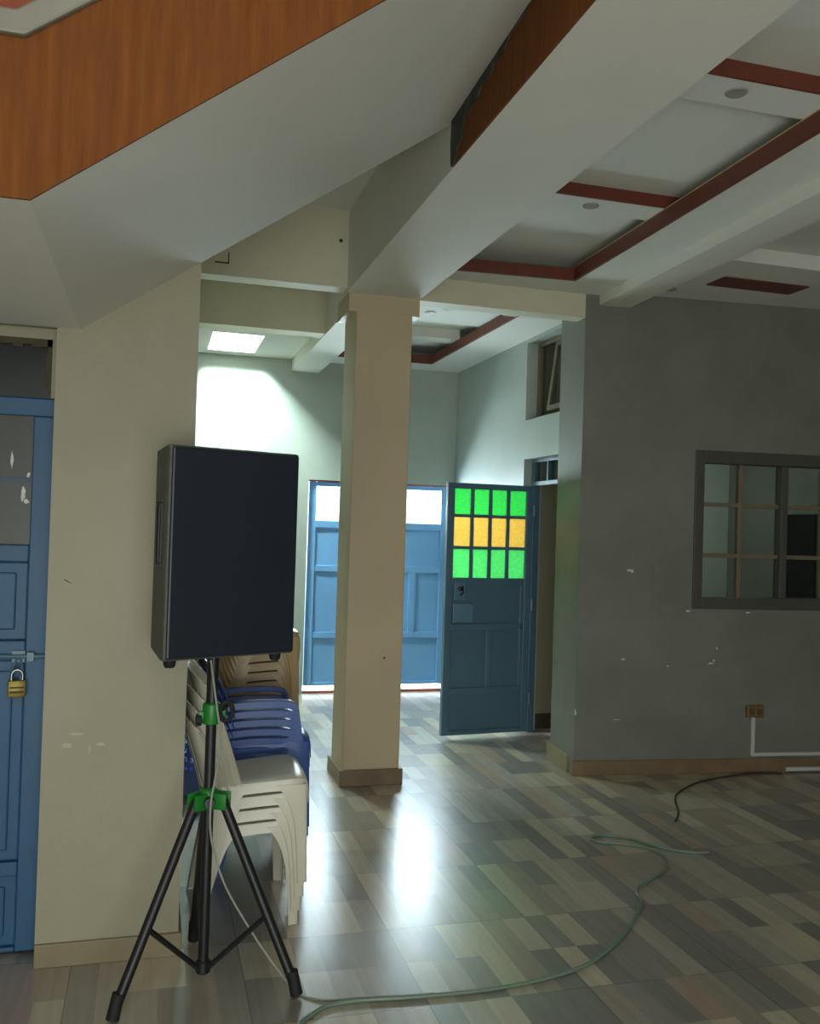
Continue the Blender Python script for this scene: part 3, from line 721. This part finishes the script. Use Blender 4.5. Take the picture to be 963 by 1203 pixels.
a = 0.394
sp = thing('loudspeaker', 'large black loudspeaker box raised on the tripod stand beside the cream wall', 'loudspeaker', (PX, PY, 1.178), a)
xa, xb, dp, bk = -0.262, 0.224, 0.17, 0.155
cxm = (xa + xb) / 2; H = 0.705
prof = [(xa, -dp), (xb, -dp), (xb, -dp + 0.03), (cxm + bk, 0.145), (cxm - bk, 0.145), (xa, -dp + 0.03)]
cabm = MB().prism([(x, y, 0.0) for x, y in prof], (0, 0, H)).build('speaker_cabinet', M['carpet'], sp, bevel=0.008)
mb = MB().box((xa + .006, -dp - 0.012, 0.006), (xb - .006, -dp + 0.002, H - .006)); mb.build('speaker_grille', M['grille'], sp, bevel=0.007)
for (x, y) in ((xa + .045, -dp + .05), (xb - .045, -dp + .05), (cxm - bk + .04, 0.10), (cxm + bk - .04, 0.10)):
    MB().lathe([(0.014, -0.028), (0.019, -0.022), (0.022, 0.0), (0.022, 0.004)], 14, (x, y, 0)).build('rubber_foot', M['rubber'], sp, smooth=True)
# side carrying handle, let into the tapered left side
e0 = Vector((xa, -dp + .03)); e1 = Vector((cxm - bk, 0.145)); ed = (e1 - e0).normalized(); en = Vector((-ed.y, ed.x))
if en.x > 0: en = -en
def sidep(x, y, z):
    p = e0 + ed * x + en * y; return (p.x, p.y, z)
mb = MB(); L0 = 0.045; L1 = 0.165
for (a0, a1, b0, b1) in ((L0, L1, .30, .315), (L0, L1, .515, .53), (L0, L0 + .012, .315, .515), (L1 - .012, L1, .315, .515)): mb.box((a0, -0.002, b0), (a1, 0.006, b1), sidep)
hd = mb.build('handle_cup', M['black'], sp, bevel=0.002)
MB().box((L0 + .012, -0.002, .315), (L1 - .012, 0.0015, .515), sidep).build('handle_recess', M['rubber'], hd)
mb = MB().tube([sidep(L0 + .06, 0.002, .31), sidep(L0 + .06, 0.004, .34), sidep(L0 + .06, 0.004, .49), sidep(L0 + .06, 0.002, .52)], 0.009, 10)
mb.build('handle_bar', M['black'], hd, smooth=True)
MB().lathe([(0.034, -0.002), (0.034, 0.006), (0.02, 0.008)], 18, (0, 0, 0)).build('pole_socket', M['black'], sp)

# ------------------------------------------------------------------ plastic chairs
def make_chair(name, label, group, m_, arms=False, slats=False):
    t = thing(name, label, 'chair', (0, 0, 0), 0, group)
    # seat: dished sheet with rolled side aprons and a waterfall front
    us = [0, .05, .12, .25, .4, .55, .7, .8, .88, .94, .98, 1.0, 1.03, 1.05]
    vs = [-1.2, -1.1, -1.03, -1, -.94, -.85, -.6, -.3, 0, .3, .6, .85, .94, 1, 1.03, 1.1, 1.2]
    def seat(u, v):
        uu = min(u, 1); av = min(abs(v), 1)
        x = 0.055 + 0.36 * uu
        hw = 0.178 + 0.022 * math.sin(min(uu, 1) * PI / 2)
        corner = 1 - 0.16 * max(0, (uu - .8) / .2) ** 3
        y = hw * av * corner * (1 if v >= 0 else -1)
        z = 0.398 + 0.030 * uu - 0.016 * (1 - av ** 2) * math.sin(PI * min(1, uu * 1.05)) - 0.016 * max(0, (uu - .82) / .18) ** 2 - 0.010 * av ** 8
        if u > 1:
            k = (u - 1) / .05; x += 0.010 * math.sin(k * 1.5); z -= 0.05 * k
        if abs(v) > 1:
            k = (abs(v) - 1) / .2
            y += (0.009 * k) * (1 if v >= 0 else -1); z -= 0.046 * k * (1.0 - 0.15 * math.sin(PI * uu))
        return (x, y, z)
    MB().grid(seat, us, vs).build('seat', m_, t, smooth=True, solid=0.004, recalc=False)
    # wrap-around back
    ph = [-1, -.94, -.86, -.76, -.66, -.56, -.46, -.36, -.26, -.16, -.06, .06, .16, .26, .36, .46, .56, .66, .76, .86, .94, 1]
    ts = [0, .1, .2, .3, .4, .5, .6, .7, .8, .88, .94, .98, 1.0]
    def back(tt, p):
        z0, z1 = 0.375, (0.80 if arms else 0.885)
        wrap = 0.055 if arms else 0.092
        edge = abs(p) ** 2.6
        top_drop = 0.075 * abs(p) ** 3.2 * tt
        z = z0 + (z1 - z0) * tt - top_drop
        x = 0.06 - 0.12 * tt - 0.03 * tt ** 2 + wrap * edge
        hw = 0.172 + 0.065 * tt - 0.03 * tt ** 8
        s = math.sin(p * PI / 2); y = (hw * (abs(s) ** 0.92) + (0.011 if abs(p) > .97 and tt > .05 else 0)) * (1 if s >= 0 else -1)
        if tt >= .98: x -= 0.014 * (tt - .94) / .06
        return (x, y, z)
    if slats:
        skip = lambda i, j: 1 <= i <= 8 and i % 2 == 1 and 3 <= j <= 17
    else:
        skip = lambda i, j: 2 <= i <= 7 and j % 2 == 1 and 5 <= j <= 15
    MB().grid(back, ts, ph, skip).build('backrest', m_, t, smooth=True, solid=0.004, recalc=False)
    # four legs, each an angle section that splays towards its foot
    for fr in (1, 0):
        for sg in (-1, 1):
            def leg(tt, q, fr=fr, sg=sg):
                z = 0.392 * (1 - tt)
                if fr:
                    xo = 0.410 + 0.008 * tt; ax = -(0.075 * (1 - tt) ** 5 + 0.05 - 0.012 * tt); yo = 0.200 + 0.03 * tt; ay = 0.075 * (1 - tt) + 0.04
                else:
                    xo = 0.050 - 0.055 * tt; ax = 0.06 * (1 - tt) ** 4 + 0.07 - 0.025 * tt; yo = 0.186 + 0.028 * tt; ay = 0.06 * (1 - tt) + 0.04
                c = 0.012
                if q <= 1: x = xo + ax * (1 - q) + (math.copysign(c, ax)) * q; y = yo
                elif q <= 2: x = xo + math.copysign(c, ax) * (2 - q) * 0.6; y = yo - c * 0.4 * (q - 1)
                else: x = xo; y = yo - c - (ay - c) * (q - 2)
                y += 0.006 + (0.006 if q == 0 else 0) * min(1, tt / 0.25)
                return (x, sg * y, z)
            MB().grid(leg, [0, .03, .07, .12, .18, .25, .4, .6, .8, 1.0], [0, .5, 1, 1.5, 2, 2.5, 3]).build('leg', m_, t, smooth=True, solid=0.004, recalc=False)
    if arms:
        for sg in (-1, 1):
            path = [(-0.04, .53), (0.01, .562), (0.07, .576), (0.16, .582), (0.25, .582), (0.32, .576), (0.35, .556), (0.362, .50), (0.372, .44), (0.385, .385)]
            P = smooth_path([(x, 0, z) for x, z in path], 4)
            def arm(u, v, sg=sg, P=P):
                i = int(u); p = P[i]; q = P[min(i + 1, len(P) - 1)] - P[max(i - 1, 0)]; q.normalize(); nr = Vector((-q.z, 0, q.x))
                yo = 0.190; k = [(0, -.028), (0.0, 0), (-.004, .002), (-.05, .002), (-.055, -.012)][v]
                pp = p + nr * k[1]
                return (pp.x, sg * (yo + 0.012 + k[0]), pp.z)
            MB().grid(arm, list(range(len(P))), [0, 1, 2, 3, 4]).build('arm', m_, t, smooth=True, solid=0.004, recalc=False)
    return t
POS = ['lowest', 'second from the bottom', 'third from the bottom', 'fourth from the bottom', 'fifth from the bottom', 'sixth from the bottom',
       'seventh from the bottom', 'eighth from the bottom', 'ninth from the bottom', 'tenth from the bottom', 'eleventh from the bottom', 'twelfth from the bottom']
def stack(proto_args, n, loc, dx, dz, text, group):
    name, m_, arms, slats = proto_args
    p = None
    for k in range(n):
        pos = 'topmost' if k == n - 1 else POS[k]
        lab = text % pos
        lc = (loc[0] + dx * k, loc[1], loc[2] + dz * k)
        if k == 0:
            p = make_chair(name, lab, group, m_, arms, slats); p.location = lc
        else: dup(p, lc, lab, group)
stack(('plastic_chair', M['whitep'], False, False), 4, (0.2, 3.955, 0.002), 0.011, 0.056, '%s cream plastic chair in the short stack behind the speaker stand', 'stacked cream plastic chairs')
stack(('plastic_armchair', M['bluep'], True, True), 6, (0.31, 4.49, 0.002), 0.004, 0.043, '%s blue plastic armchair in the stack behind the cream chairs', 'stacked blue plastic armchairs')
POS += ['thirteenth from the bottom']
stack(('plastic_chair', M['tanp'], False, False), 13, (0.335, 5.17, 0.002), 0.003, 0.052, '%s tan plastic chair in the tall stack behind the blue chairs', 'stacked tan plastic chairs')

# ------------------------------------------------------------------ blue basket
bk_ = thing('laundry_basket', 'blue plastic basket with round holes on the floor behind the cream wall end', 'basket', (0.33, 5.62, 0))
mb = MB(); nb = 40
def bw(i, j): 
    a_ = 2 * PI * j / nb; z = 0.012 + 0.36 * i / 14; r_ = 0.115 + 0.035 * i / 14
    return (r_ * math.cos(a_), r_ * math.sin(a_), z)
mb.grid(bw, list(range(15)), list(range(nb + 1)), lambda i, j: 6 <= i <= 12 and i % 2 == 0 and j % 2 == 0)
mb.build('basket_wall', M['basketp'], bk_, solid=0.004, smooth=False, recalc=False)
MB().lathe([(0.112, 0.004), (0.117, 0.014), (0.10, 0.012)], 40).build('basket_base', M['basketp'], bk_)
MB().tube([(0.152 * math.cos(t_), 0.152 * math.sin(t_), 0.374) for t_ in [k * 2 * PI / 40 for k in range(41)]], 0.007, 8, caps=False).build('basket_rim', M['basketp'], bk_, smooth=True)

# ------------------------------------------------------------------ cords on the floor
def cord(name, pts, r_, m_, label):
    return MB().tube(smooth_path(pts, 5), r_, 8).build(name, m_, smooth=True, label=label, cat='cord')
main = [(0.45, 2.85), (0.526, 2.979), (0.559, 3.014), (0.623, 3.06), (0.728, 3.071), (0.876, 3.056), (1.027, 3.047), (1.218, 3.047), (1.428, 3.076), (1.632, 3.144),
        (1.839, 3.295), (2.012, 3.467), (2.133, 3.619), (2.162, 3.708), (2.223, 3.785), (2.347, 3.874), (2.468, 3.96), (2.54, 4.085), (2.537, 4.195), (2.458, 4.298),
        (2.32, 4.363), (2.294, 4.42), (2.356, 4.463), (2.489, 4.398), (2.595, 4.234), (2.71, 4.137), (2.808, 4.119)]
cord('extension_cord', [(x, y, 0.0075) for x, y in main], 0.0072, M['cordg'], 'long grey green cord snaking and looping across the wooden floor')
thin = [(0.208, 3.265, 1.15), (0.238, 3.262, 0.961), (0.252, 3.262, 0.877), (0.235, 3.245, 0.739), (0.222, 3.225, 0.66), (0.229, 3.25, 0.532), (0.275, 3.25, 0.381), (0.347, 3.25, 0.248),
        (0.425, 3.23, 0.131), (0.500, 3.20, 0.035), (0.54, 3.168, 0.004), (0.576, 3.127, 0.004), (0.63, 3.10, 0.004), (0.761, 3.088, 0.004), (0.909, 3.072, 0.004), (1.001, 3.068, 0.004)]
cord('speaker_cable', thin, 0.0038, M['cordw'], 'thin pale cable dropping from the loudspeaker along its stand to the floor')
dark = [(2.917, 4.604), (3.033, 4.755), (3.145, 4.971), (3.258, 5.114), (3.523, 5.301), (3.814, 5.40), (3.964, 5.43), (4.10, 5.44), (4.25, 5.40)]
cord('power_cord', [(x, y, 0.006) for x, y in dark], 0.0055, M['cordd'], 'dark cord on the floor running along the skirting under the window')
